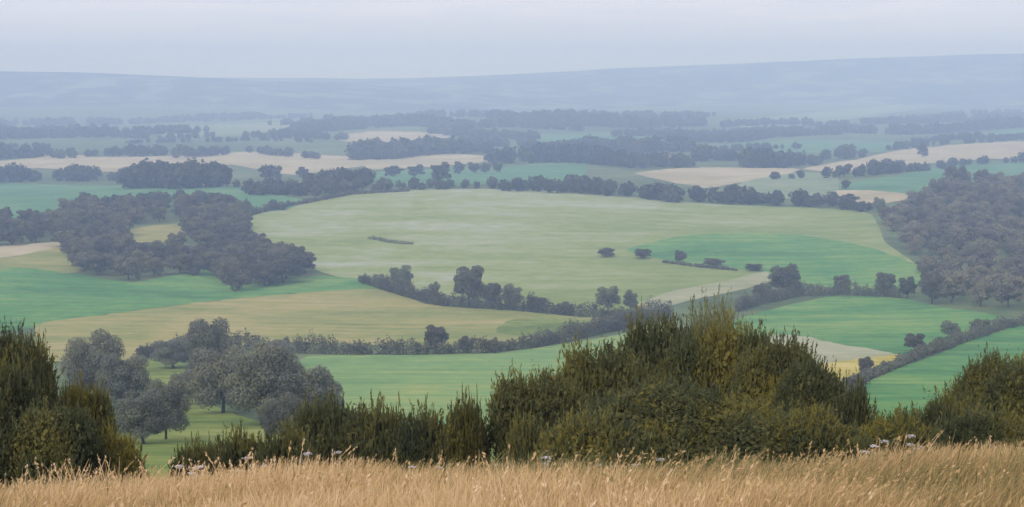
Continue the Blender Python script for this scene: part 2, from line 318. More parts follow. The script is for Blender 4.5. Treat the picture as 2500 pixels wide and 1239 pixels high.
# ------------------------------------------------------------------ foliage builders
def unit(v): return v / np.maximum(np.linalg.norm(v, axis=-1, keepdims=True), 1e-9)
def leaf_quads(C, Nrm, size, aspect=1.6, axis=None):
    """diamond leaves at C facing Nrm; axis gives the long direction, else random"""
    n = len(C); r = unit(rng.normal(size=(n, 3))) if axis is None else axis
    u = unit(r - (r * Nrm).sum(-1, keepdims=True) * Nrm); w = np.cross(Nrm, u)
    s = np.broadcast_to(size, (n,))[:, None]
    a = s * aspect * 0.5; b = s * 0.5
    V = np.stack([C - u * a, C - u * a * 0.05 + w * b, C + u * a, C + u * a * 0.05 - w * b], 1)
    return V.reshape(-1, 3), np.arange(n * 4).reshape(n, 4)
def lobes_points(lobes, n, shell=0.28, flat=1.0):
    """points near the surfaces of overlapping ellipsoid lobes, with outward directions and a tint per lobe"""
    L = np.array([l[:3] for l in lobes]); R = np.array([l[3:6] for l in lobes])
    w = (R[:, 0] * R[:, 1] + R[:, 0] * R[:, 2] + R[:, 1] * R[:, 2]); w = w / w.sum()
    lt = rng.uniform(0.12, 0.88, len(lobes))
    P, D, T = [], [], []; have = 0
    while have < n:
        k = rng.choice(len(lobes), n, p=w)
        d = unit(rng.normal(size=(n, 3)))
        r = 1 - np.abs(rng.normal(0, shell, n)); r = np.clip(r, 0.15, 1) * rng.uniform(0.93, 1.1, n)
        p = L[k] + d * R[k] * r[:, None]
        keep = np.ones(n, bool)
        for j in range(len(lobes)):
            q = np.linalg.norm((p - L[j]) / R[j], axis=1)
            keep &= ~((q < 0.62) & (k != j))
        keep &= rng.uniform(size=n) < np.where(d[:, 2] < -0.35, 0.55, 1.0)
        P.append(p[keep]); D.append(d[keep]); T.append(np.clip(lt[k][keep] + rng.normal(0, 0.13, keep.sum()), 0, 1)); have += keep.sum()
    return np.concatenate(P)[:n], np.concatenate(D)[:n], np.concatenate(T)[:n]
def tube(pts, rad, seg=7):
    pts = np.array(pts, float); n = len(pts); V = []; Fq = []
    for i in range(n):
        t = unit(pts[min(i + 1, n - 1)] - pts[max(i - 1, 0)])
        a = np.cross(t, [0.3, 0.9, 0.2]); a = a / np.linalg.norm(a); b = np.cross(t, a)
        for k in range(seg):
            ang = 2 * math.pi * k / seg
            V.append(pts[i] + rad[i] * (math.cos(ang) * a + math.sin(ang) * b))
    for i in range(n - 1):
        for k in range(seg):
            k2 = (k + 1) % seg
            Fq.append((i * seg + k, i * seg + k2, (i + 1) * seg + k2, (i + 1) * seg + k))
    return np.array(V), np.array(Fq)
def join(parts):
    V, Fq, o = [], [], 0
    for v, f in parts: V.append(v); Fq.append(f + o); o += len(v)
    return np.concatenate(V), np.concatenate(Fq)
def trunk_parts(h0, ends, r0, seg=7):
    """a tapered trunk to height h0 that forks into limbs towards the given ends"""
    lean = rng.normal(0, 0.012, 2)
    parts = [tube([(0, 0, -0.06), (0, 0, 0.02), (lean[0], lean[1], h0 * 0.5), (lean[0] * 2, lean[1] * 2, h0)], [r0 * 1.5, r0 * 1.15, r0 * 0.92, r0 * 0.75], seg)]
    top = np.array([lean[0] * 2, lean[1] * 2, h0])
    for e in ends:
        e = np.array(e, float); m = top * 0.5 + e * 0.5 + rng.normal(0, 0.02, 3) + np.array([0, 0, -0.02])
        parts.append(tube([top - [0, 0, 0.02], m, e], [r0 * 0.6, r0 * 0.4, r0 * 0.14], max(5, seg - 2)))
    return parts
def round_lobes(n, wide, base, seed):
    """lobes of a crown in a unit box: width 1, height 1"""
    r = np.random.default_rng(seed); out = []
    mid = (1 + base) / 2; hz = (1 - base) / 2
    out.append((0, 0, mid, 0.33, 0.33, hz * 0.72))
    for i in range(n):
        a = i * 2.39996 + r.uniform(-.3, .3); t = (i + 0.5) / n
        zz = mid + hz * (1 - 2 * t) * 0.72
        rr = math.sqrt(max(0.05, 1 - ((zz - mid) / hz) ** 2)) * 0.31 * wide
        s = r.uniform(0.13, 0.22)
        out.append((rr * math.cos(a), rr * math.sin(a), zz, s, s, s * r.uniform(0.75, 1.05) * hz * 2.1))
    return out
def tree_proto(kind, nleaf, size, nl, base, seed, r0=0.028, wide=1.0, mat=None, parts=True):
    global rng
    rng = np.random.default_rng(seed)
    lobes = round_lobes(nl, wide, base, seed)
    P, D, T = lobes_points(lobes, nleaf)
    Nr = unit(D + rng.normal(0, 0.55, D.shape))
    V, Fq = leaf_quads(P, Nr, size * rng.uniform(0.6, 1.4, nleaf))
    V[:, 2] = np.minimum(V[:, 2], 1.02)
    ends = [np.array(l[:3]) * [0.9, 0.9, 1] for l in lobes[1:]][:7]
    tv, tf = join(trunk_parts(base + 0.12, ends, r0))
    tint = np.repeat(T, 4)
    if parts:
        return mesh_np(kind + '_crown', V, Fq, mat, tint), mesh_np(kind + '_trunk', tv, tf, BARK, np.full(len(tv), .5), smooth=True)
    v, f = join([(V, Fq), (tv, tf)])
    return mesh_np(kind, v, f, [mat, BARK], np.concatenate([tint, np.full(len(tv), .5)]), np.concatenate([np.zeros(len(Fq), int), np.ones(len(tf), int)])), None

# prototypes at three levels of detail
BIG = [tree_proto('broadleaf', 15000, 0.021, 15, 0.10, 100 + i, 0.024, 1.0, LEAF_MID) for i in range(3)]
MED = [tree_proto('hedge_tree', 3200, 0.042, 12, 0.14, 200 + i, 0.026, 1.0, LEAF_HEDGE) for i in range(4)]
MEDP = [tree_proto('pale_tree', 2200, 0.042, 11, 0.18, 230 + i, 0.026, 1.0, LEAF_PALE) for i in range(2)]
WOOD = [tree_proto('wood_tree', 1500, 0.06, 10, 0.10, 300 + i, 0.03, 1.05, LEAF_WOOD, False)[0] for i in range(5)]
GREY = [tree_proto('wood_tree', 1500, 0.06, 10, 0.10, 320 + i, 0.03, 1.05, LEAF_GREY, False)[0] for i in range(5)]
FAR = [tree_proto('far_tree', 220, 0.15, 7, 0.04, 400 + i, 0.035, 1.1, LEAF_FAR, False)[0] for i in range(4)]

def tree_at(name, px, base, top, hw, protos, label, cat='tree', group=None, deep=1.0, dist=None):
    """a tree whose foot stands where picture row BASE meets the ground (or at distance DIST in that column)"""
    if dist is None: p = ground_at(px, base)[0]
    else:
        x = rays(px, base); x = x[0] / x[1] * dist
        p = np.array([x, dist, float(height(x, dist))])
    h = z_at(top, p[1]) - p[2]; w = 2 * hw / F_PX * p[1]
    c, t = random.choice(protos)
    o = empty(name, (p[0], p[1], p[2] - 0.05), random.uniform(0, 6.28), (w, w * deep, h))
    link('crown', c, o)
    if t: link('trunk', t, o)
    tag(o, label, cat, group)
    return o

# trees standing at the foot of the slope (grey green, 110 to 240 m away)
G_SL = 'grey green trees at the foot of the slope'
for a in [
 (235, 1000, 812, 82, 'grey green bushy tree just beyond the dark corner bush'),
 (352, 1085, 955, 80, 'rounded slate grey tree low on the slope beside the dark corner bush'),
 (305, 1010, 860, 70, 'grey tree crowded behind the slate grey rounded ones'),
 (405, 1075, 925, 68, 'slate grey domed tree next to the bright green grass slope'),
 (425, 900, 822, 62, 'bluish grey tree standing behind the dark green glade'),
 (512, 935, 774, 58, 'tall dome headed tree rising above the ochre pasture edge'),
 (545, 1010, 850, 92, 'broad grey green tree below the dome headed tree'),
 (640, 1040, 835, 100, 'widest grey green tree of the clump beside the mint meadow'),
 (740, 1040, 882, 96, 'grey green tree spreading into the mint meadow'),
 (795, 1035, 928, 50, 'small round tree on the meadow side of the grey clump'),
 (690, 1085, 965, 62, 'low grey tree behind the olive bush at the crest'),
 (565, 985, 900, 66, 'grey tree at the top of the bright green grass slope'),
 (452, 990, 905, 44, 'narrow slate tree between the dark green glade and the broad tree'),
 (665, 900, 832, 60, 'small grey tree where the long dark hedge begins'),
]: tree_at('broadleaf_tree', *a[:4], BIG, a[4], group=G_SL)

# hedgerow and field trees
for a in [
 (980, 716, 648, 34, MEDP, 'pale round tree at the start of the middle hedge'),
 (925, 700, 668, 20, MEDP, 'small pale bush tree where the emerald field ends in a point'),
 (1060, 735, 688, 17, MEDP, 'thin pale sapling between the two rounded hedge trees'),
 (1145, 748, 648, 46, MED, 'largest dark round tree standing up from the middle hedge'),
 (1200, 752, 690, 30, MED, 'dark bush tree leaning against the largest round tree'),
 (1250, 756, 694, 34, MEDP, 'pale low tree next in the hedge after the largest round tree'),
 (1310, 760, 724, 32, MED, 'low dark hedge tree with white blossom beside it'),
 (1380, 764, 738, 26, MED, 'low dark bush at the thin end of the middle hedge'),
 (1485, 766, 698, 36, MEDP, 'pale green tree with a fan shaped crown near the big bush'),
 (1540, 768, 708, 22, MEDP, 'narrow pale tree beside the fan shaped one'),
 (1065, 860, 794, 36, MED, 'single dark round tree on the long lower hedge'),
 (1140, 862, 822, 26, MED, 'small bushy tree on the long lower hedge'),
 (1210, 862, 830, 24, MED, 'low rounded bush on the bend of the long lower hedge'),
 (1500, 806, 768, 40, MED, 'dark tree where the lower hedge meets the big bush'),
 (1915, 722, 644, 44, MED, 'dark spreading tree beside the eye shaped emerald field'),
 (1860, 735, 690, 26, MED, 'low dark tree on the hedge beside the spreading tree'),
 (2055, 716, 668, 24, MED, 'small round dark tree alone on the hedge below the emerald field'),
 (2160, 724, 664, 30, MED, 'bushy tree at the edge of the grey wood, first of a pair'),
 (2215, 730, 676, 26, MED, 'bushy tree at the edge of the grey wood, second of a pair'),
 (2275, 742, 668, 34, MED, 'dark olive tree at the lower corner of the grey wood'),
 (1480, 628, 604, 24, MED, 'lone small bush on the pale domed pasture'),
 (1568, 632, 606, 24, MED, 'dark bush at the tip of the eye shaped emerald field'),
 (1660, 644, 610, 17, MED, 'upright dark bush on the thin broken hedge'),
 (1742, 652, 630, 30, MED, 'low wide dark bush on the thin broken hedge'),
 (1840, 662, 644, 26, MED, 'flat dark bush at the end of the thin broken hedge'),
 (2114, 918, 872, 23, MED, 'small round grey tree on the yellow strip'),
 (2232, 862, 814, 30, MED, 'pointed dark bush tree on the small hedge'),
 (2322, 832, 784, 30, MEDP, 'pale olive tree at the upper end of the small hedge'),
 (2395, 816, 778, 32, MED, 'dark rounded tree at the upper end of the small hedge'),
 (2085, 960, 916, 36, MED, 'dark bush at the lower end of the small hedge'),
 (2330, 462, 402, 32, MED, 'brown olive tree rising above the back of the grey wood'),
 (2395, 458, 412, 22, MED, 'small brown olive tree at the back edge of the grey wood'),
 (2145, 520, 482, 18, MEDP, 'bright green tree at the corner of the grey wood'),
 (690, 690, 612, 66, MED, 'large rounded tree at the tip of the dark wood'),
]: tree_at('hedge_tree', *a[:5], a[5])

# ------------------------------------------------------------------ the two woods, tree by tree
def in_poly(x, y, P):
    ins = np.zeros(len(x), bool); j = len(P) - 1
    for i in range(len(P)):
        xi, yi = P[i]; xj, yj = P[j]
        c = ((yi > y) != (yj > y)) & (x < (xj - xi) * (y - yi) / (yj - yi + 1e-9) + xi)
        ins ^= c; j = i
    return ins
def wood(name, poly, hole, n, hr, wr, label, group, gapx, gapy, protos=WOOD):
    P = np.array(poly, float); x0, y0 = P.min(0); x1, y1 = P.max(0)
    got = []
    r = np.random.default_rng(int(x1)); cx, cy = r.uniform(x0, x1, 5000), r.uniform(y0, y1, 5000)
    k = in_poly(cx, cy, P)
    if hole is not None: k &= ~in_poly(cx, cy, np.array(hole, float))
    for g in ground_at(cx[k], cy[k]):
        if len(got) >= n: break
        if any(((g[0] - q[0]) / gapx) ** 2 + ((g[1] - q[1]) / gapy) ** 2 < 1 for q in got): continue
        got.append(g)
    for g in got:
        h = random.uniform(*hr); w = random.uniform(*wr)
        o = link(name, random.choice(protos)); o.location = (g[0], g[1], g[2] - 0.2)
        o.rotation_euler = (0, 0, random.uniform(0, 6.28)); o.scale = (w, w, h)
        tag(o, label, 'tree', group)
    return len(got)
n1 = wood('wood_tree', [(165, 520), (400, 512), (575, 512), (598, 560), (600, 600), (650, 615), (740, 650), (752, 668), (700, 694), (570, 712), (515, 668), (330, 690), (200, 668), (165, 640), (150, 570)],
     [(300, 552), (455, 540), (462, 618), (310, 630)], 125, (9, 14), (11, 17), 'grey green tree packed in the dark wood beside the pale domed pasture', 'trees of the dark wood', 8, 26)
n2 = wood('wood_tree', [(2160, 545), (2270, 490), (2330, 460), (2560, 450), (2600, 760), (2440, 755), (2310, 742), (2255, 705), (2250, 640), (2200, 600)],
     None, 135, (9, 15), (11, 17), 'grey tree packed in the large wood on the rising ground', 'trees of the large grey wood', 8, 26, GREY)
n3 = wood('wood_tree', [(-80, 545), (150, 545), (160, 590), (20, 600), (-80, 606)], None, 26, (9, 12), (11, 16),
     'dark tree in the small grove above the pinkish bare strip', 'trees of the small grove', 8, 26)
print('WOODS', n1, n2, n3)

# ------------------------------------------------------------------ hedges
def hedge(pts, hpx, label, mat=LEAF_HEDGE, leaf=0.42, width=3.0):
    global rng
    rng = np.random.default_rng(int(pts[0][0]) + 7)
    G = ground_at([p[0] for p in pts], [p[1] for p in pts])
    seg = np.linalg.norm(np.diff(G, axis=0), axis=1); s = np.concatenate([[0], np.cumsum(seg)]); Ltot = s[-1]
    hm = np.array([h / F_PX * g[1] for h, g in zip(hpx, G)])
    step = 1.6; lobes = []
    for a in np.arange(0, Ltot, step):
        x = np.interp(a, s, G[:, 0]) + random.gauss(0, 0.4); y = np.interp(a, s, G[:, 1]) + random.gauss(0, 0.5)
        H = np.interp(a, s, hm) * random.uniform(0.72, 1.18) * (0.9 + 0.18 * math.sin(a * 0.23))
        z = float(height(x, y)); r = width * random.uniform(0.4, 0.62)
        lobes.append((x, y, z + H * 0.46, r, r * 1.1, H * 0.54))
    nleaf = int(min(30000, max(1500, Ltot * (np.mean(hm) + width) * 9 / (leaf / 0.42) ** 2)))
    k = rng.integers(0, len(lobes), nleaf); L = np.array(lobes)
    d = unit(rng.normal(size=(nleaf, 3))); r = np.clip(1 - np.abs(rng.normal(0, 0.3, nleaf)), 0.1, 1) * rng.uniform(0.9, 1.2, nleaf)
    P = L[k, :3] + d * L[k, 3:] * r[:, None]
    P[:, 2] = np.maximum(P[:, 2], height(P[:, 0], P[:, 1]) + 0.1)
    lt = rng.uniform(0.1, 0.9, len(lobes))
    V, Fq = leaf_quads(P, unit(d + rng.normal(0, .6, d.shape)), leaf * rng.uniform(0.6, 1.5, nleaf))
    o = np.array([G[0][0], G[0][1], float(G[0][2])])
    ob = link('hedge', mesh_np('hedge', V - o, Fq, mat, np.repeat(np.clip(lt[k] + rng.normal(0, .15, nleaf), 0, 1), 4)))
    ob.location = o
    return tag(ob, label, 'hedge')
hedge([(560, 852), (700, 862), (860, 866), (1010, 866), (1180, 862), (1300, 850), (1440, 822), (1560, 792), (1640, 775)], [46, 50, 46, 42, 38, 44, 52, 56, 50], 'long dark hedge curving up between the ochre pasture and the mint meadow')
hedge([(880, 690), (960, 716), (1080, 748), (1250, 758), (1400, 772), (1520, 778)], [22, 40, 44, 44, 34, 38], 'middle hedge running below the pale domed pasture')
hedge([(1800, 762), (1850, 745), (1950, 724), (2060, 720), (2200, 728)], [44, 44, 44, 32, 32], 'dark hedge between the eye shaped field and the bright crop field')
hedge([(2050, 970), (2110, 928), (2190, 896), (2260, 868), (2350, 836), (2440, 806), (2560, 780)], [30, 24, 26, 32, 34, 32, 36], 'small grey hedge climbing the slope from the yellow strip')
hedge([(1620, 642), (1720, 655), (1800, 662)], [8, 10, 9], 'thin broken hedge along the eye shaped emerald field', leaf=0.6, width=2.2)
hedge([(590, 530), (640, 520), (700, 506), (860, 476), (1000, 468)], [28, 24, 14, 12, 10], 'low hedge along the upper edge of the pale dome', leaf=0.6)
hedge([(340, 880), (400, 862), (470, 850), (570, 848)], [34, 32, 36, 32], 'grey hedge between the ochre pasture and the slope trees')
hedge([(905, 584), (960, 594), (1010, 598)], [7, 9, 6], 'faint low bank of scrub on the pale domed pasture', mat=LEAF_SCRUB, leaf=0.7, width=3.4)

# ------------------------------------------------------------------ far belts of trees: each reads as one mass
def belt(pts, hpx, label, gap=9.0, rows=2, kind='stuff', name='woodland', mat=LEAF_FAR, spread=14, wmul=1.0):
    global rng
    rng = np.random.default_rng(int(pts[0][0] * 3 + pts[0][1]) & 0xffff)
    G = ground_at([p[0] for p in pts], [p[1] for p in pts])
    seg = np.linalg.norm(np.diff(G, axis=0), axis=1); s = np.concatenate([[0], np.cumsum(seg)]); Lt = s[-1]
    n = max(3, int(Lt / gap)) * rows
    D = G[:, 1].mean(); C, R, TT = [], [], []
    pers = max(60, min(240, int(60000 / n)))
    AV, AF, off = [], [], 0; AT = []
    for i in range(n):
        a = rng.uniform(0, Lt); x = np.interp(a, s, G[:, 0]) + rng.normal(0, 2); y = np.interp(a, s, G[:, 1]) + rng.uniform(0, 1) * spread * rows
        H = np.interp(a, s, np.array([h / F_PX * g[1] for h, g in zip(hpx, G)])) * rng.uniform(0.62, 1.15)
        W = H * rng.uniform(0.75, 1.3) * wmul
        z = float(height(x, y)); t0 = rng.uniform(0.1, 0.9)
        d = unit(rng.normal(size=(pers, 3))); r = np.clip(1 - np.abs(rng.normal(0, .3, pers)), .2, 1)[:, None]
        lump = 1 + 0.22 * np.sin(d[:, :1] * 5 + i) * np.sin(d[:, 2:] * 4 + i * 2)
        P = np.array([x, y, z + H * 0.52]) + d * r * lump * np.array([W * .5, W * .5, H * .5])
        V, Fq = leaf_quads(P, unit(d + rng.normal(0, .5, d.shape)), W * 0.2 * rng.uniform(.6, 1.4, pers) * (150 / pers) ** .5, 1.4)
        AV.append(V); AF.append(Fq + off); off += len(V); AT.append(np.full(len(V), t0) + np.repeat(rng.normal(0, .12, pers), 4))
    V = np.concatenate(AV); o = np.array(G[0])
    ob = link(name, mesh_np(name, V - o, np.concatenate(AF), mat, np.clip(np.concatenate(AT), 0, 1)))
    ob.location = o
    return tag(ob, label, kind=kind)
BELTS = [
 ([(570, 478), (700, 480), (860, 478), (1010, 462)], [34, 34, 40, 22], 'dark belt of trees above the upper edge of the pale dome', 9, 2),
 ([(1000, 466), (1130, 464), (1300, 470), (1420, 476), (1560, 488)], [22, 24, 30, 40, 46], 'blue grey belt of trees along the crest of the pale dome', 9, 2),
 ([(1560, 490), (1700, 498), (1830, 502), (2000, 510), (2150, 522)], [44, 36, 40, 36, 26], 'blue grey belt of trees running from the dome to the grey wood', 9, 2),
 ([(760, 470), (860, 462), (900, 452)], [44, 46, 34], 'dark clump of trees behind the blue green fields', 9, 2),
 ([(170, 506), (300, 506), (430, 502), (560, 500)], [26, 28, 30, 26], 'dark blue belt of trees behind the dark wood', 9, 2),
 ([(580, 524), (620, 520), (690, 514)], [30, 26, 22], 'small blue green trees between the dark wood and the dome', 9, 1),
 ([(-80, 448), (60, 446), (250, 444), (330, 442)], [42, 40, 32, 26], 'purple grey belt of trees below the long stubble field', 9, 2),
 ([(300, 462), (420, 464), (540, 460)], [56, 64, 50], 'loose grey green grove in front of the long stubble field', 11, 3),
 ([(560, 462), (640, 464), (760, 458)], [20, 18, 16], 'low dark blue strip of trees beside the grey green grove', 10, 1),
 ([(-80, 392), (20, 390), (95, 384)], [34, 34, 24], 'dark clump of far trees at the end of the long stubble field', 10, 3),
 ([(120, 388), (180, 388), (225, 384)], [22, 26, 20], 'small blue clump of trees on the long stubble field', 10, 1),
 ([(235, 380), (330, 384), (420, 380)], [22, 30, 24], 'pale violet clump of trees on the long stubble field', 10, 1),
 ([(420, 388), (500, 384), (560, 378)], [24, 30, 20], 'blue clump of trees behind the long stubble field', 10, 1),
 ([(600, 374), (640, 378), (700, 384), (780, 390)], [18, 22, 24, 20], 'dark violet row of trees behind the long stubble field', 10, 1),
 ([(860, 392), (960, 390), (1060, 378), (1200, 376)], [40, 44, 40, 34], 'large dark mass of trees above the short stubble field', 10, 3),
 ([(1190, 404), (1320, 398), (1440, 402), (1560, 412), (1700, 410)], [36, 40, 44, 36, 26], 'blue grey wood in the middle of the plain', 10, 3),
 ([(1290, 376), (1450, 372), (1560, 376), (1680, 372)], [26, 34, 38, 34], 'dark blue wood behind the middle of the plain', 10, 3),
 ([(1690, 396), (1770, 392), (1800, 396)], [40, 34, 20], 'grey green trees between the blue wood and the stubble', 10, 1),
 ([(1820, 412), (1880, 412), (1950, 408), (2000, 404)], [46, 50, 34, 20], 'dark violet clump of trees beside the pale stubble', 9, 2),
 ([(1880, 440), (1990, 436), (2090, 436), (2220, 422), (2330, 408), (2420, 400), (2560, 396)], [16, 26, 28, 22, 18, 18, 26], 'long thin line of trees below the broad stubble field', 10, 1),
 ([(2120, 420), (2160, 418), (2200, 414)], [26, 28, 26], 'three rounded grey trees below the broad stubble field', 12, 1),
 ([(2000, 392), (2080, 388), (2120, 386)], [30, 34, 22], 'grey clump of trees at the start of the broad stubble field', 10, 1),
 ([(2170, 368), (2280, 356), (2440, 348), (2570, 340)], [18, 16, 16, 20], 'blue line of trees along the top of the broad stubble field', 10, 1),
 ([(-200, 348), (60, 340), (300, 334), (500, 326)], [26, 26, 22, 18], 'hazy violet woods far across the plain', 14, 4),
 ([(300, 352), (460, 350), (620, 346), (760, 350)], [10, 14, 14, 12], 'thin hazy tree line above the long stubble field', 14, 2),
 ([(700, 326), (850, 318), (1000, 308), (1150, 318)], [24, 30, 26, 20], 'hazy blue woods under the end of the nearer hill', 14, 4),
 ([(1050, 330), (1200, 340), (1320, 344)], [20, 22, 20], 'hazy blue green woods in the middle distance', 14, 3),
 ([(1200, 300), (1400, 308), (1560, 316), (1720, 310)], [26, 34, 30, 22], 'hazy grey green woods below the long blue ridge', 16, 4),
 ([(1600, 346), (1780, 350), (1900, 336), (2050, 330)], [22, 26, 22, 18], 'hazy blue belt of woods on the far plain', 14, 3),
 ([(2000, 322), (2180, 330), (2340, 326), (2560, 312)], [18, 24, 24, 26], 'hazy violet woods above the broad stubble field', 14, 3),
 ([(2120, 306), (2300, 300), (2600, 288)], [14, 18, 22], 'faint far line of woods at the foot of the ridge', 18, 3),
 ([(-250, 316), (150, 306), (420, 300), (640, 288)], [14, 18, 16, 14], 'faint blue woods at the foot of the nearer hill', 18, 3),
 ([(400, 300), (560, 296), (760, 286)], [10, 12, 10], 'thin faint hedge line under the nearer blue hill', 16, 2),
 ([(900, 296), (1060, 288), (1220, 286)], [14, 18, 16], 'faint blue wood where the two hills meet', 18, 3),
 ([(1300, 286), (1500, 290), (1750, 286)], [14, 20, 14], 'faint grey wood under the long blue ridge', 18, 3),
 ([(-250, 366), (-50, 362), (140, 364)], [14, 16, 12], 'dim tree line behind the clump at the stubble end', 14, 2),
 ([(1040, 356), (1180, 358), (1300, 360)], [16, 22, 18], 'blue grey copse beside the farthest stubble strip', 13, 3),
 ([(1700, 330), (1800, 326), (1960, 318)], [12, 14, 12], 'thin hazy hedge line on the far plain', 14, 2),
 ([(2180, 290), (2340, 284), (2600, 274)], [8, 12, 14], 'faintest tree line low on the slope of the ridge', 18, 2),
 ([(1900, 384), (1990, 378), (2130, 372)], [10, 12, 10], 'low blue hedge among the scattered far trees', 12, 1),
 ([(-250, 332), (0, 326), (260, 320)], [16, 18, 16], 'soft violet wood behind the hazy woods at the edge of the view', 16, 3),
 ([(560, 342), (700, 338), (840, 344)], [18, 22, 16], 'hazy blue wood before the farthest stubble strip', 14, 3),
 ([(640, 310), (800, 300), (960, 298)], [14, 18, 14], 'pale blue wood under the tail of the nearer hill', 18, 3),
 ([(1100, 318), (1250, 312), (1420, 322)], [16, 22, 18], 'dusky blue wood before the long ridge', 16, 3),
 ([(1500, 336), (1640, 334), (1780, 338)], [16, 20, 16], 'hazy wood above the dark blue wood of the plain', 14, 3),
 ([(1760, 312), (1900, 306), (2080, 312)], [14, 18, 16], 'pale violet wood on the far plain below the ridge', 16, 3),
 ([(2240, 350), (2380, 340), (2500, 344)], [12, 16, 14], 'blue copse beside the small green far field', 12, 2),
 ([(1750, 374), (1860, 368), (1960, 366)], [14, 18, 14], 'soft grey wood above the dark violet clump', 12, 2),
 ([(900, 372), (1040, 362), (1160, 364)], [16, 20, 18], 'hazy wood behind the large dark mass of trees', 12, 3),
 ([(260, 338), (420, 342), (540, 336)], [10, 14, 12], 'low hazy copse on the far pastures', 14, 2),
]
for b in BELTS: belt(b[0], b[1], b[2], b[3], b[4])
# the row of round trees and the scattered trees one can tell apart
for i, (px, base, top, hw, lab) in enumerate([
 (960, 432, 404, 26, 'first and widest tree of the row beside the blue green field'), (1015, 432, 402, 22, 'second tree of the row beside the blue green field'),
 (1075, 446, 396, 26, 'tallest tree of the row, reaching down into the blue green field'), (1122, 426, 394, 17, 'round tree just after the tallest in the row'),
 (1156, 424, 396, 15, 'fifth round tree of the row beside the blue green field'), (1186, 424, 396, 14, 'sixth round tree of the row beside the blue green field'),
 (1214, 422, 396, 13, 'last round tree of the row beside the blue green field'),
 (660, 440, 400, 32, 'single fan shaped tree in front of the long stubble field'), (740, 436, 408, 18, 'small tree beside the single fan shaped one'),
 (2252, 384, 348, 14, 'upright dark tree alone on the broad stubble field'), (1780, 388, 362, 12, 'thin upright far tree beside the dark violet clump'),
 (2060, 432, 400, 20, 'dark tree standing above the long thin tree line'), (2065, 462, 438, 12, 'little dark tree over the small blue green field'),
 (2070, 500, 472, 26, 'grey green rounded tree on the small pale stubble field'), (60, 386, 362, 30, 'dark rounded far tree at the edge of the view'),
 (445, 382, 350, 16, 'upright blue far tree above the stubble'), (1990, 398, 378, 14, 'small round far tree above the start of the stubble'),
]):
    tree_at('far_tree', px, base, top, hw, [(m, None) for m in FAR], lab, group='far trees on the plain')

# ------------------------------------------------------------------ bushes along the crest
def shoots(lobes, n, length, per, lw, ll, up=0.9, out=0.55, jit=0.38, shell=0.3, zmin=0.02):
    P, D, T = lobes_points(lobes, n, shell)
    ax = unit(D * out + np.array([0, 0, up]) + rng.normal(0, jit, P.shape))
    Ln = length * rng.uniform(0.5, 1.35, n)
    t = rng.uniform(0.02, 1.0, (n, per))
    C = P[:, None, :] + ax[:, None, :] * (t * Ln[:, None])[..., None] + rng.normal(0, 0.012, (n, per, 3))
    la = unit(ax[:, None, :] + rng.normal(0, 0.5, (n, per, 3)))
    nr = unit(rng.normal(size=(n, per, 3)) + D[:, None, :] * 0.6)
    nr = unit(nr - (nr * la).sum(-1, keepdims=True) * la)
    C, la, nr = C.reshape(-1, 3), la.reshape(-1, 3), nr.reshape(-1, 3)
    size = lw * rng.uniform(0.6, 1.4, len(C)); tt = np.repeat(T, per)
    keep = C[:, 2] > zmin
    V, Fq = leaf_quads(C[keep], nr[keep], size[keep], ll / lw, la[keep])
    return V, Fq, np.repeat(np.clip(tt[keep] + rng.normal(0, .12, keep.sum()), 0, 1), 4), P, ax, Ln
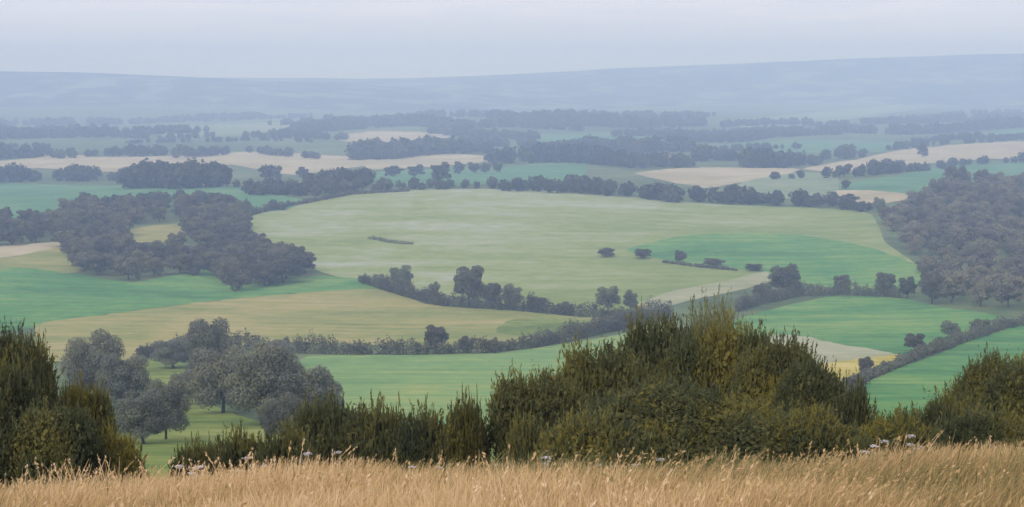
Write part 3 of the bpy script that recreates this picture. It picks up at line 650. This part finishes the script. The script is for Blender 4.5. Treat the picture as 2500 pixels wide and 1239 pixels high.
def bush_mesh(seed, w, h, n, nl, tall, mat, per=11, lw=0.024, ll=0.085, sp=0.26, body=0):
    global rng
    rng = np.random.default_rng(seed); r = np.random.default_rng(seed + 1)
    lobes = [(0, 0, h * .42, w * .34, w * .30, h * .42)]
    for i in range(nl):
        a = i * 2.4 + r.uniform(-.4, .4); q = r.uniform(0.12, 0.34) * w; zz = h * r.uniform(0.2, 0.72) * (1 - 0.25 * q / (w * .4))
        s = w * r.uniform(0.13, 0.2)
        lobes.append((q * math.cos(a), q * math.sin(a) * 0.8, zz, s, s, s * r.uniform(.8, 1.2) * h / w * 1.3))
    V, Fq, T, P, ax, Ln = shoots(lobes, n, sp, per, lw, ll, 0.75, 0.6, 0.45)
    if body:
        Pb, Db, Tb = lobes_points(lobes, body, 0.2)
        keep = Pb[:, 2] > 0.02; Pb, Db, Tb = Pb[keep], Db[keep], Tb[keep]
        Vb, Fb = leaf_quads(Pb, unit(Db + rng.normal(0, .6, Db.shape)), 0.05 * rng.choice([.45, .7, 1.0, 1.5], len(Pb)) * rng.uniform(.8, 1.25, len(Pb)), 1.6)
        V, Fq = join([(V, Fq), (Vb, Fb)]); T = np.concatenate([T, np.repeat(Tb, 4)])
    if tall:  # a few long wispy shoots stand out of the top
        top = [(0, 0, h * .58, w * .38, w * .25, h * .26)]
        V2, F2, T2, P2, ax2, L2 = shoots(top, tall, sp * 1.35, per + 6, lw, ll, 1.2, 0.35, 0.2, 0.25)
        V, Fq = join([(V, Fq), (V2, F2)]); T = np.concatenate([T, np.clip(T2 + .15, 0, 1)])
        P, ax, Ln = np.concatenate([P[::8], P2]), np.concatenate([ax[::8], ax2]), np.concatenate([Ln[::8] * 1.25, L2])
    else: P, ax, Ln = P[::20], ax[::20], Ln[::20]
    ext = (np.percentile(V[:, 0], 98.5) - np.percentile(V[:, 0], 1.5), np.percentile(V[:, 2], 98.8 if tall < 200 else 97.5))
    leaves = mesh_np('bush_foliage', V, Fq, mat, T)
    # stems: branches from the root plus the twigs of the outer shoots
    parts = []
    for l in lobes[1:]:
        e = np.array(l[:3]); b = np.array([r.uniform(-.15, .15) * w * .4, r.uniform(-.1, .1) * w * .4, -0.15])
        parts.append(tube([b, b * .5 + e * .5 + [0, 0, -.1], e + [0, 0, .1]], [0.04, 0.026, 0.01], 5))
    side = unit(np.cross(ax, rng.normal(size=ax.shape))) * 0.004
    tip = P + ax * Ln[:, None]
    TV = np.stack([P - side, P + side, tip + side * .3, tip - side * .3], 1).reshape(-1, 3)
    parts.append((TV, np.arange(len(TV)).reshape(-1, 4)))
    sv, sf = join(parts)
    return leaves, mesh_np('bush_stems', sv, sf, BARK), ext
BUSH = [bush_mesh(501 + i, 3.4, 2.6, 5000, 14, 36, LEAF_BUSH, body=34000) for i in range(3)]
LOW = [bush_mesh(541 + i, 2.4, 1.3, 2500, 11, 26, LEAF_BUSH, sp=0.22, body=14000) for i in range(2)]
FEATH = bush_mesh(571, 2.6, 3.0, 1100, 9, 220, LEAF_SHOOT, per=14, sp=0.42)
def bush(px, top, hw, dist, protos, w0, h0, label, group='dark bushes along the crest', deep=0.9):
    x = rays(px, 1000); x = x[0] / x[1] * dist
    z = float(height(x, dist)); h = z_at(top, dist) - z; w = 2 * hw / F_PX * dist
    lv, st, (w0, h0) = random.choice(protos)
    o = empty('bush', (x, dist, z - 0.03), random.uniform(-0.5, 0.5) + random.choice((0, math.pi)), (w / w0, max(w * deep / w0, 0.6), h / h0))
    link('foliage', lv, o); link('stems', st, o)
    return tag(o, label, 'bush', group)
for a in [
 (40, 838, 95, 19, 'tall dark brown bush filling the lower corner of the view'),
 (-50, 880, 120, 17.5, 'dark bush cut off by the edge of the view, beside the tall corner bush'),
 (195, 960, 80, 20, 'olive tinted bush on the inner side of the tall corner bush'),
 (100, 1010, 130, 17, 'low dark skirt of bush in front of the tall corner bush'),
 (1635, 808, 120, 24, 'tallest dark bush in the middle of the big thicket'),
 (1500, 868, 125, 22, 'sloping dark bush on the meadow side of the big thicket'),
 (1340, 928, 125, 20, 'low outer bush at the meadow end of the big thicket'),
 (1765, 818, 130, 23, 'broad olive bush beside the tallest dark bush'),
 (1890, 852, 110, 21.5, 'brown olive bush at the far shoulder of the big thicket'),
 (1990, 905, 95, 20, 'rounded bush sloping down beside the yellow strip'),
 (1600, 955, 200, 18, 'dark low bush in front of the tallest bush'),
 (1800, 990, 190, 17.5, 'shaded low bush in front of the broad olive bush'),
 (2420, 885, 100, 21, 'olive yellow bush standing on the crest near the green slope'),
 (2520, 905, 110, 19, 'dark bush cut off by the edge of the view, beside the olive yellow bush'),
]: bush(*a[:4], BUSH, 3.4, 2.6, a[4])
for a in [
 (1285, 1040, 45, 18.5, 'small spiky bush at the meadow foot of the big thicket'),
 (1450, 1030, 150, 17, 'low dark scrub in front of the sloping bush'),
 (1980, 1020, 130, 17, 'low dark scrub at the foot of the brown olive bush'),
 (2085, 965, 60, 19, 'small dark bush at the gap before the green slope'),
 (2190, 1030, 130, 18, 'low bush closing the gap below the green slope'),
 (2320, 985, 110, 19, 'grey green feathery bush below the olive yellow bush'),
 (2420, 1010, 120, 17, 'dark low scrub in front of the olive yellow bush'),
 (785, 1000, 105, 20, 'olive bush at the crest in front of the grey trees'),
 (930, 1010, 110, 19.5, 'darkest low bush of the crest below the mint meadow'),
 (1045, 1022, 85, 19, 'spiky low bush next to the darkest one'),
 (1140, 995, 50, 19.5, 'upright tufted bush at the end of the low row'),
 (590, 1075, 100, 18.5, 'small olive tuft of bush rising from the dry grass'),
 (480, 1095, 60, 17.5, 'smallest olive bush by the bright green grass slope'),
 (700, 1065, 70, 18, 'low bush linking the olive tuft to the olive bush'),
 (275, 1075, 70, 17.5, 'low dark bush at the inner foot of the corner thicket'),
]: bush(*a[:4], LOW, 2.4, 1.3, a[4])
bush(1735, 765, 85, 26, [FEATH], 2.6, 3.0, 'pale feathery bush with upright shoots behind the big thicket')

# ------------------------------------------------------------------ dry grass of the crest (nobody could count it)
def vnoise(x, y, s, seed):
    r = np.random.default_rng(seed); out = np.zeros_like(x)
    for k in range(6):
        a = r.uniform(0, 6.28); f = s * r.uniform(0.6, 1.9); out += np.sin((x * math.cos(a) + y * math.sin(a)) * f + r.uniform(0, 6.28))
    return out / 6
def grass(name, n, y0, y1, hr, wr, label, olive, seed, mat=GRASS, dens=lambda x, y: 1.0, heads=False):
    global rng
    rng = np.random.default_rng(seed)
    y = y0 + (y1 - y0) * rng.uniform(0, 1, n) ** 0.85
    x = rng.uniform(-1, 1, n) * (0.46 * y + 4.5)
    p = dens(x, y) * np.ones(n); k = rng.uniform(0, 1, n) < p; x, y = x[k], y[k]; n = len(x)
    z = height(x, y)
    patch = vnoise(x, y, 0.9, 3); patch2 = vnoise(x, y, 2.6, 5)
    H = rng.uniform(*hr, n) * (1 + 0.35 * patch2)
    lean_a = 0.6 + 1.6 * patch + rng.normal(0, 0.7, n); lean = np.abs(rng.normal(0.42, 0.25, n)) * H
    dx, dy = np.cos(lean_a) * lean, np.sin(lean_a) * lean * 0.6
    face = rng.uniform(0, 6.28, n); w = rng.uniform(*wr, n) * (0.55 + y / 22)
    wx, wy = np.cos(face) * w / 2, np.sin(face) * w / 2 * 0.6
    V = np.zeros((n, 8, 3))
    for j, (t, ww) in enumerate(((0, 1.0), (0.4, 0.9), (0.75, 0.65), (1.0, 0.15))):
        cx, cy, cz = x + dx * t ** 1.8, y + dy * t ** 1.8, z - 0.02 + H * (t - 0.12 * t * t * lean / np.maximum(H, .01))
        V[:, 2*j] = np.stack([cx - wx * ww, cy - wy * ww, cz], -1); V[:, 2*j+1] = np.stack([cx + wx * ww, cy + wy * ww, cz], -1)
    b = (np.arange(n) * 8)[:, None]
    Fq = np.concatenate([b + np.array([[0, 1, 3, 2]]), b + np.array([[2, 3, 5, 4]]), b + np.array([[4, 5, 7, 6]])], 0)
    t = 0.62 + 0.30 * patch + 0.10 * patch2 + rng.normal(0, 0.15, n) - olive(x, y)
    tint = np.repeat(np.clip(t, 0, 1), 8)
    V = V.reshape(-1, 3)
    if heads:  # a spikelet of small scales at the top of each stem
        tip = V.reshape(n, 8, 3)[:, 6]; dn = unit(V.reshape(n, 8, 3)[:, 4] - tip); k = 7
        C = tip[:, None, :] + dn[:, None, :] * rng.uniform(0, 0.10, (n, k))[..., None] + rng.normal(0, 0.005, (n, k, 3))
        C = C.reshape(-1, 3); ax = unit(-np.repeat(dn, k, 0) + rng.normal(0, .3, C.shape))
        nr = unit(rng.normal(size=C.shape)); Vh, Fh = leaf_quads(C, unit(nr - (nr * ax).sum(-1, keepdims=True) * ax), 0.011 * rng.uniform(.6, 1.3, len(C)), 2.6, ax)
        V, Fq = join([(V, Fq), (Vh, Fh)]); tint = np.concatenate([tint, np.repeat(np.clip(np.repeat(t, k) - 0.08, 0, 1), 4)])
    o = link(name, mesh_np(name, V, Fq, mat, tint))
    return tag(o, label, kind='stuff')
def olive(x, y):
    # greener where the grass runs in among the bushes
    u = x / y
    mid = np.exp(-((u - 0.09) / 0.12) ** 2) * 0.42 * sstep(8.5, 12, y) * (0.75 + 0.8 * vnoise(x, y, 2.2, 19))
    lef = np.exp(-((u + 0.33) / 0.07) ** 2) * 0.34 * sstep(9, 12, y)
    return mid + lef + 0.5 * sstep(13.5, 17, y) + 0.22 * np.clip(vnoise(x, y, 1.7, 9) * 2.4, 0, 1) * (1 - 0.75 * sstep(0.15, 0.25, u))
grass('dry_grass', 410000, 4.5, 18.5, (0.16, 0.33), (0.006, 0.011), 'dry straw coloured grass over the crest of the hill', olive, 61)
grass('grass_stems', 12000, 5.5, 17.5, (0.28, 0.44), (0.005, 0.008), 'taller pale bent stems standing out of the dry grass', lambda x, y: olive(x, y) - 0.15, 62,
      dens=lambda x, y: 0.25 + 0.75 * (vnoise(x, y, 1.4, 14) > 0.05), heads=True)
grass('green_undergrowth', 80000, 9.5, 17.5, (0.18, 0.42), (0.008, 0.015), 'olive green coarse grass running from the bushes into the dry grass', lambda x, y: 0.42 + 0 * x, 63,
      dens=lambda x, y: np.clip(0.08 + 0.9 * np.exp(-((x / y - 0.08) / 0.13) ** 2) + 0.6 * np.exp(-((x / y + 0.33) / 0.06) ** 2) + 0.9 * sstep(13, 16, y), 0, 1) * (vnoise(x, y, 2.0, 31) > -0.08 - 0.25 * sstep(12, 15, y)))
HT_MAT = ground_mat('straw_thatch', [(0.3, (0.20, 0.15, 0.07)), (0.5, (0.34, 0.24, 0.10)), (0.7, (0.46, 0.33, 0.16))], 1.2, 14.0)
hill_rows = np.concatenate([np.linspace(-8, 3, 12)[:-1], np.linspace(3, 26, 120)])
crest = fan_sheet('hilltop', hill_rows, lambda y: 0.5 * np.abs(y) + 9, lambda X, Y: height(X, Y) + 0.03, HT_MAT, nx=160)
tag(crest, 'straw covered top of the hill under the dry grass', kind='structure')

slope = fan_sheet('hillside', np.geomspace(19, 175, 90), lambda y: 0.55 * y + 20, lambda X, Y: height(X, Y) + 0.05 + 0.0002 * Y, M_LIME, nx=120)
tag(slope, 'steep green grass hillside falling away behind the bushes', kind='structure')
# white flower heads at the edge of the grass
def flower_mesh(seed):
    r = np.random.default_rng(seed); parts = []; heads = []
    top = np.array([r.uniform(-.05, .05), r.uniform(-.05, .05), 0.72])
    parts.append(tube([(0, 0, -.03), top * [.5, .5, .55], top], [0.006, 0.005, 0.004], 5))
    for i in range(9):
        a = i * 2.4; e = top + np.array([math.cos(a) * .075 * (i + 2) / 9, math.sin(a) * .075 * (i + 2) / 9, .07 - 0.002 * i])
        parts.append(tube([top, (top + e) / 2 + [0, 0, .005], e], [0.003, 0.0025, 0.002], 4))
        heads.append(e)
    sv, sf = join(parts)
    C = np.concatenate([h + r.normal(0, (0.013, 0.013, 0.006), (16, 3)) for h in heads])
    V, Fq = leaf_quads(C, unit(r.normal(0, .4, C.shape) + [0, -.25, 1]), 0.017, 1.2)
    return mesh_np('umbel_stem', sv, sf, STALK, np.full(len(sv), .5)), mesh_np('umbel_head', V, Fq, WHITE, np.repeat(r.uniform(0, 1, len(C)), 4))
random.seed(77); rng = np.random.default_rng(77)
FL = [flower_mesh(700 + i) for i in range(3)]
SPOTS = [((620, 1180), 8, 'small white flower head in the grass below the low row of bushes'), ((400, 470), 14, 'white flower head in the grass by the smallest olive bush'), ((1185, 1225), 7, 'white flower head in the grass below the upright tufted bush'),
         ((1300, 1345), 9, 'white flower head in the grass below the meadow end of the thicket'), ((2130, 2215), 9, 'white flower head in the grass below the green slope'),
         ((2240, 2300), 8, 'white flower head in the grass below the olive yellow bush'), ((560, 640), 6, 'white flower head in the grass below the olive tuft'),
         ((1460, 1640), 6, 'white flower head in the olive grass in front of the big thicket')]
for (xa, xb), cnt, lab in SPOTS:
    for _ in range(cnt):
        px = random.uniform(xa, xb); d = random.uniform(10.5, 14.2)
        x = (px - CX) / F_PX * d / (CP + 0.13 * SP) ; z = float(height(x, d)); st, hd = random.choice(FL); s = random.uniform(.32, .52)
        o = empty('white_flower', (x, d, z), random.uniform(0, 6.28), (s, s, s))
        link('stem', st, o); link('flower_head', hd, o)
        tag(o, lab, 'flower', 'white flowers in the dry grass')

# ------------------------------------------------------------------ air
def haze_box():
    x, y0, y1, z0, z1 = 9500.0, -90.0, 9900.0, -125.0, 215.0
    V = [(sx * x, y, z) for z in (z0, z1) for y in (y0, y1) for sx in (-1, 1)]
    Fq = [(0, 2, 3, 1), (4, 5, 7, 6), (0, 1, 5, 4), (2, 6, 7, 3), (0, 4, 6, 2), (1, 3, 7, 5)]
    m, nt, N = nt_new('haze_air')
    v = N('ShaderNodeVolumePrincipled'); v.inputs['Color'].default_value = (0.52, 0.68, 1.0, 1)
    v.inputs['Absorption Color'].default_value = (0.44, 0.57, 1, 1)
    v.inputs['Density'].default_value = 3.9e-4; v.inputs['Anisotropy'].default_value = 0.0
    out = N('ShaderNodeOutputMaterial'); nt.links.new(v.outputs[0], out.inputs['Volume'])
    o = link('haze', mesh_np('haze', np.array(V), np.array(Fq), m))
    return tag(o, 'thin blue haze lying over the whole valley and plain', kind='stuff')
haze_box()

# ------------------------------------------------------------------ sky and sun
SUN_EL, SUN_AZ = math.radians(38), math.radians(205)
W = bpy.data.worlds.new('World'); S.world = W; W.use_nodes = True
nt = W.node_tree; nt.nodes.clear(); N = nt.nodes.new; L = nt.links.new
sky = N('ShaderNodeTexSky'); sky.sky_type = 'NISHITA'; sky.sun_disc = False
sky.sun_elevation = SUN_EL; sky.sun_rotation = SUN_AZ; sky.air_density = 1.0; sky.dust_density = 2.0; sky.ozone_density = 1.0
tc = N('ShaderNodeTexCoord'); mp = N('ShaderNodeMapping'); mp.inputs['Scale'].default_value = (3.4, 3.4, 70.0); mp.inputs['Rotation'].default_value = (0.03, 0.05, 0.4)
L(tc.outputs['Generated'], mp.inputs['Vector'])
n1_ = noise(nt, mp.outputs['Vector'], 1.3, 7, 0.62, 1.2)
mp2 = N('ShaderNodeMapping'); mp2.inputs['Scale'].default_value = (1.0, 1.0, 5.0); L(tc.outputs['Generated'], mp2.inputs['Vector'])
n2_ = noise(nt, mp2.outputs['Vector'], 1.6, 4, 0.5, 0.6)
cl = ramp(nt, [(0.40, (7.3, 7.4, 10.4)), (0.5, (8.9, 8.7, 10.9)), (0.60, (10.8, 10.1, 11.5))])
L(math_n(nt, 'ADD', math_n(nt, 'MULTIPLY', n1_, 0.6), math_n(nt, 'MULTIPLY', n2_, 0.4)), cl.inputs['Fac'])
mx = N('ShaderNodeMix'); mx.data_type = 'RGBA'; mx.inputs['Factor'].default_value = 0.85
# whiter towards the horizon, as a hazy sky is
sz = N('ShaderNodeSeparateXYZ'); L(tc.outputs['Generated'], sz.inputs[0])
hr_ = ramp(nt, [(0.0, (0.85, 0.85, 0.85)), (0.03, (0.5, 0.5, 0.5)), (0.09, (0.0, 0.0, 0.0))]); L(math_n(nt, 'ABSOLUTE', sz.outputs['Z']), hr_.inputs['Fac'])
hm = N('ShaderNodeMix'); hm.data_type = 'RGBA'; L(hr_.outputs['Color'], hm.inputs['Factor']); L(cl.outputs['Color'], hm.inputs[6]); hm.inputs[7].default_value = (13.8, 12.0, 11.2, 1)
L(sky.outputs['Color'], mx.inputs[6]); L(hm.outputs[2], mx.inputs[7])
bg = N('ShaderNodeBackground'); bg.inputs['Strength'].default_value = 0.1
L(mx.outputs[2], bg.inputs['Color'])
wo = N('ShaderNodeOutputWorld'); L(bg.outputs[0], wo.inputs['Surface'])

sl = bpy.data.lights.new('sun', 'SUN'); sl.energy = 1.7; sl.angle = math.radians(8); sl.color = (1.0, 0.94, 0.86)
so = bpy.data.objects.new('sun', sl); COL.objects.link(so)
sd = Vector((math.sin(SUN_AZ) * math.cos(SUN_EL), math.cos(SUN_AZ) * math.cos(SUN_EL), math.sin(SUN_EL)))
so.rotation_euler = sd.to_track_quat('Z', 'Y').to_euler(); so.location = (0, -20, 60)

# ------------------------------------------------------------------ camera and render settings
cam = bpy.data.cameras.new('camera'); co = bpy.data.objects.new('camera', cam); COL.objects.link(co)
cam.sensor_fit = 'HORIZONTAL'; cam.sensor_width = 36; cam.lens = 36 * F_PX / 2500
cam.clip_start = 0.1; cam.clip_end = 40000
co.location = (0, 0, 0); co.rotation_euler = (math.pi / 2 - PITCH, 0, 0)
S.camera = co
S.view_settings.view_transform = 'Standard'; S.view_settings.look = 'None'; S.view_settings.exposure = 0.12; S.view_settings.gamma = 1
S.view_settings.use_curve_mapping = False
S.render.engine = 'CYCLES'
cy = S.cycles
cy.max_bounces = 6; cy.diffuse_bounces = 3; cy.glossy_bounces = 2; cy.transmission_bounces = 4; cy.volume_bounces = 4; cy.transparent_max_bounces = 8
cy.use_denoising = True
try: cy.denoiser = 'OPENIMAGEDENOISE'
except Exception: pass
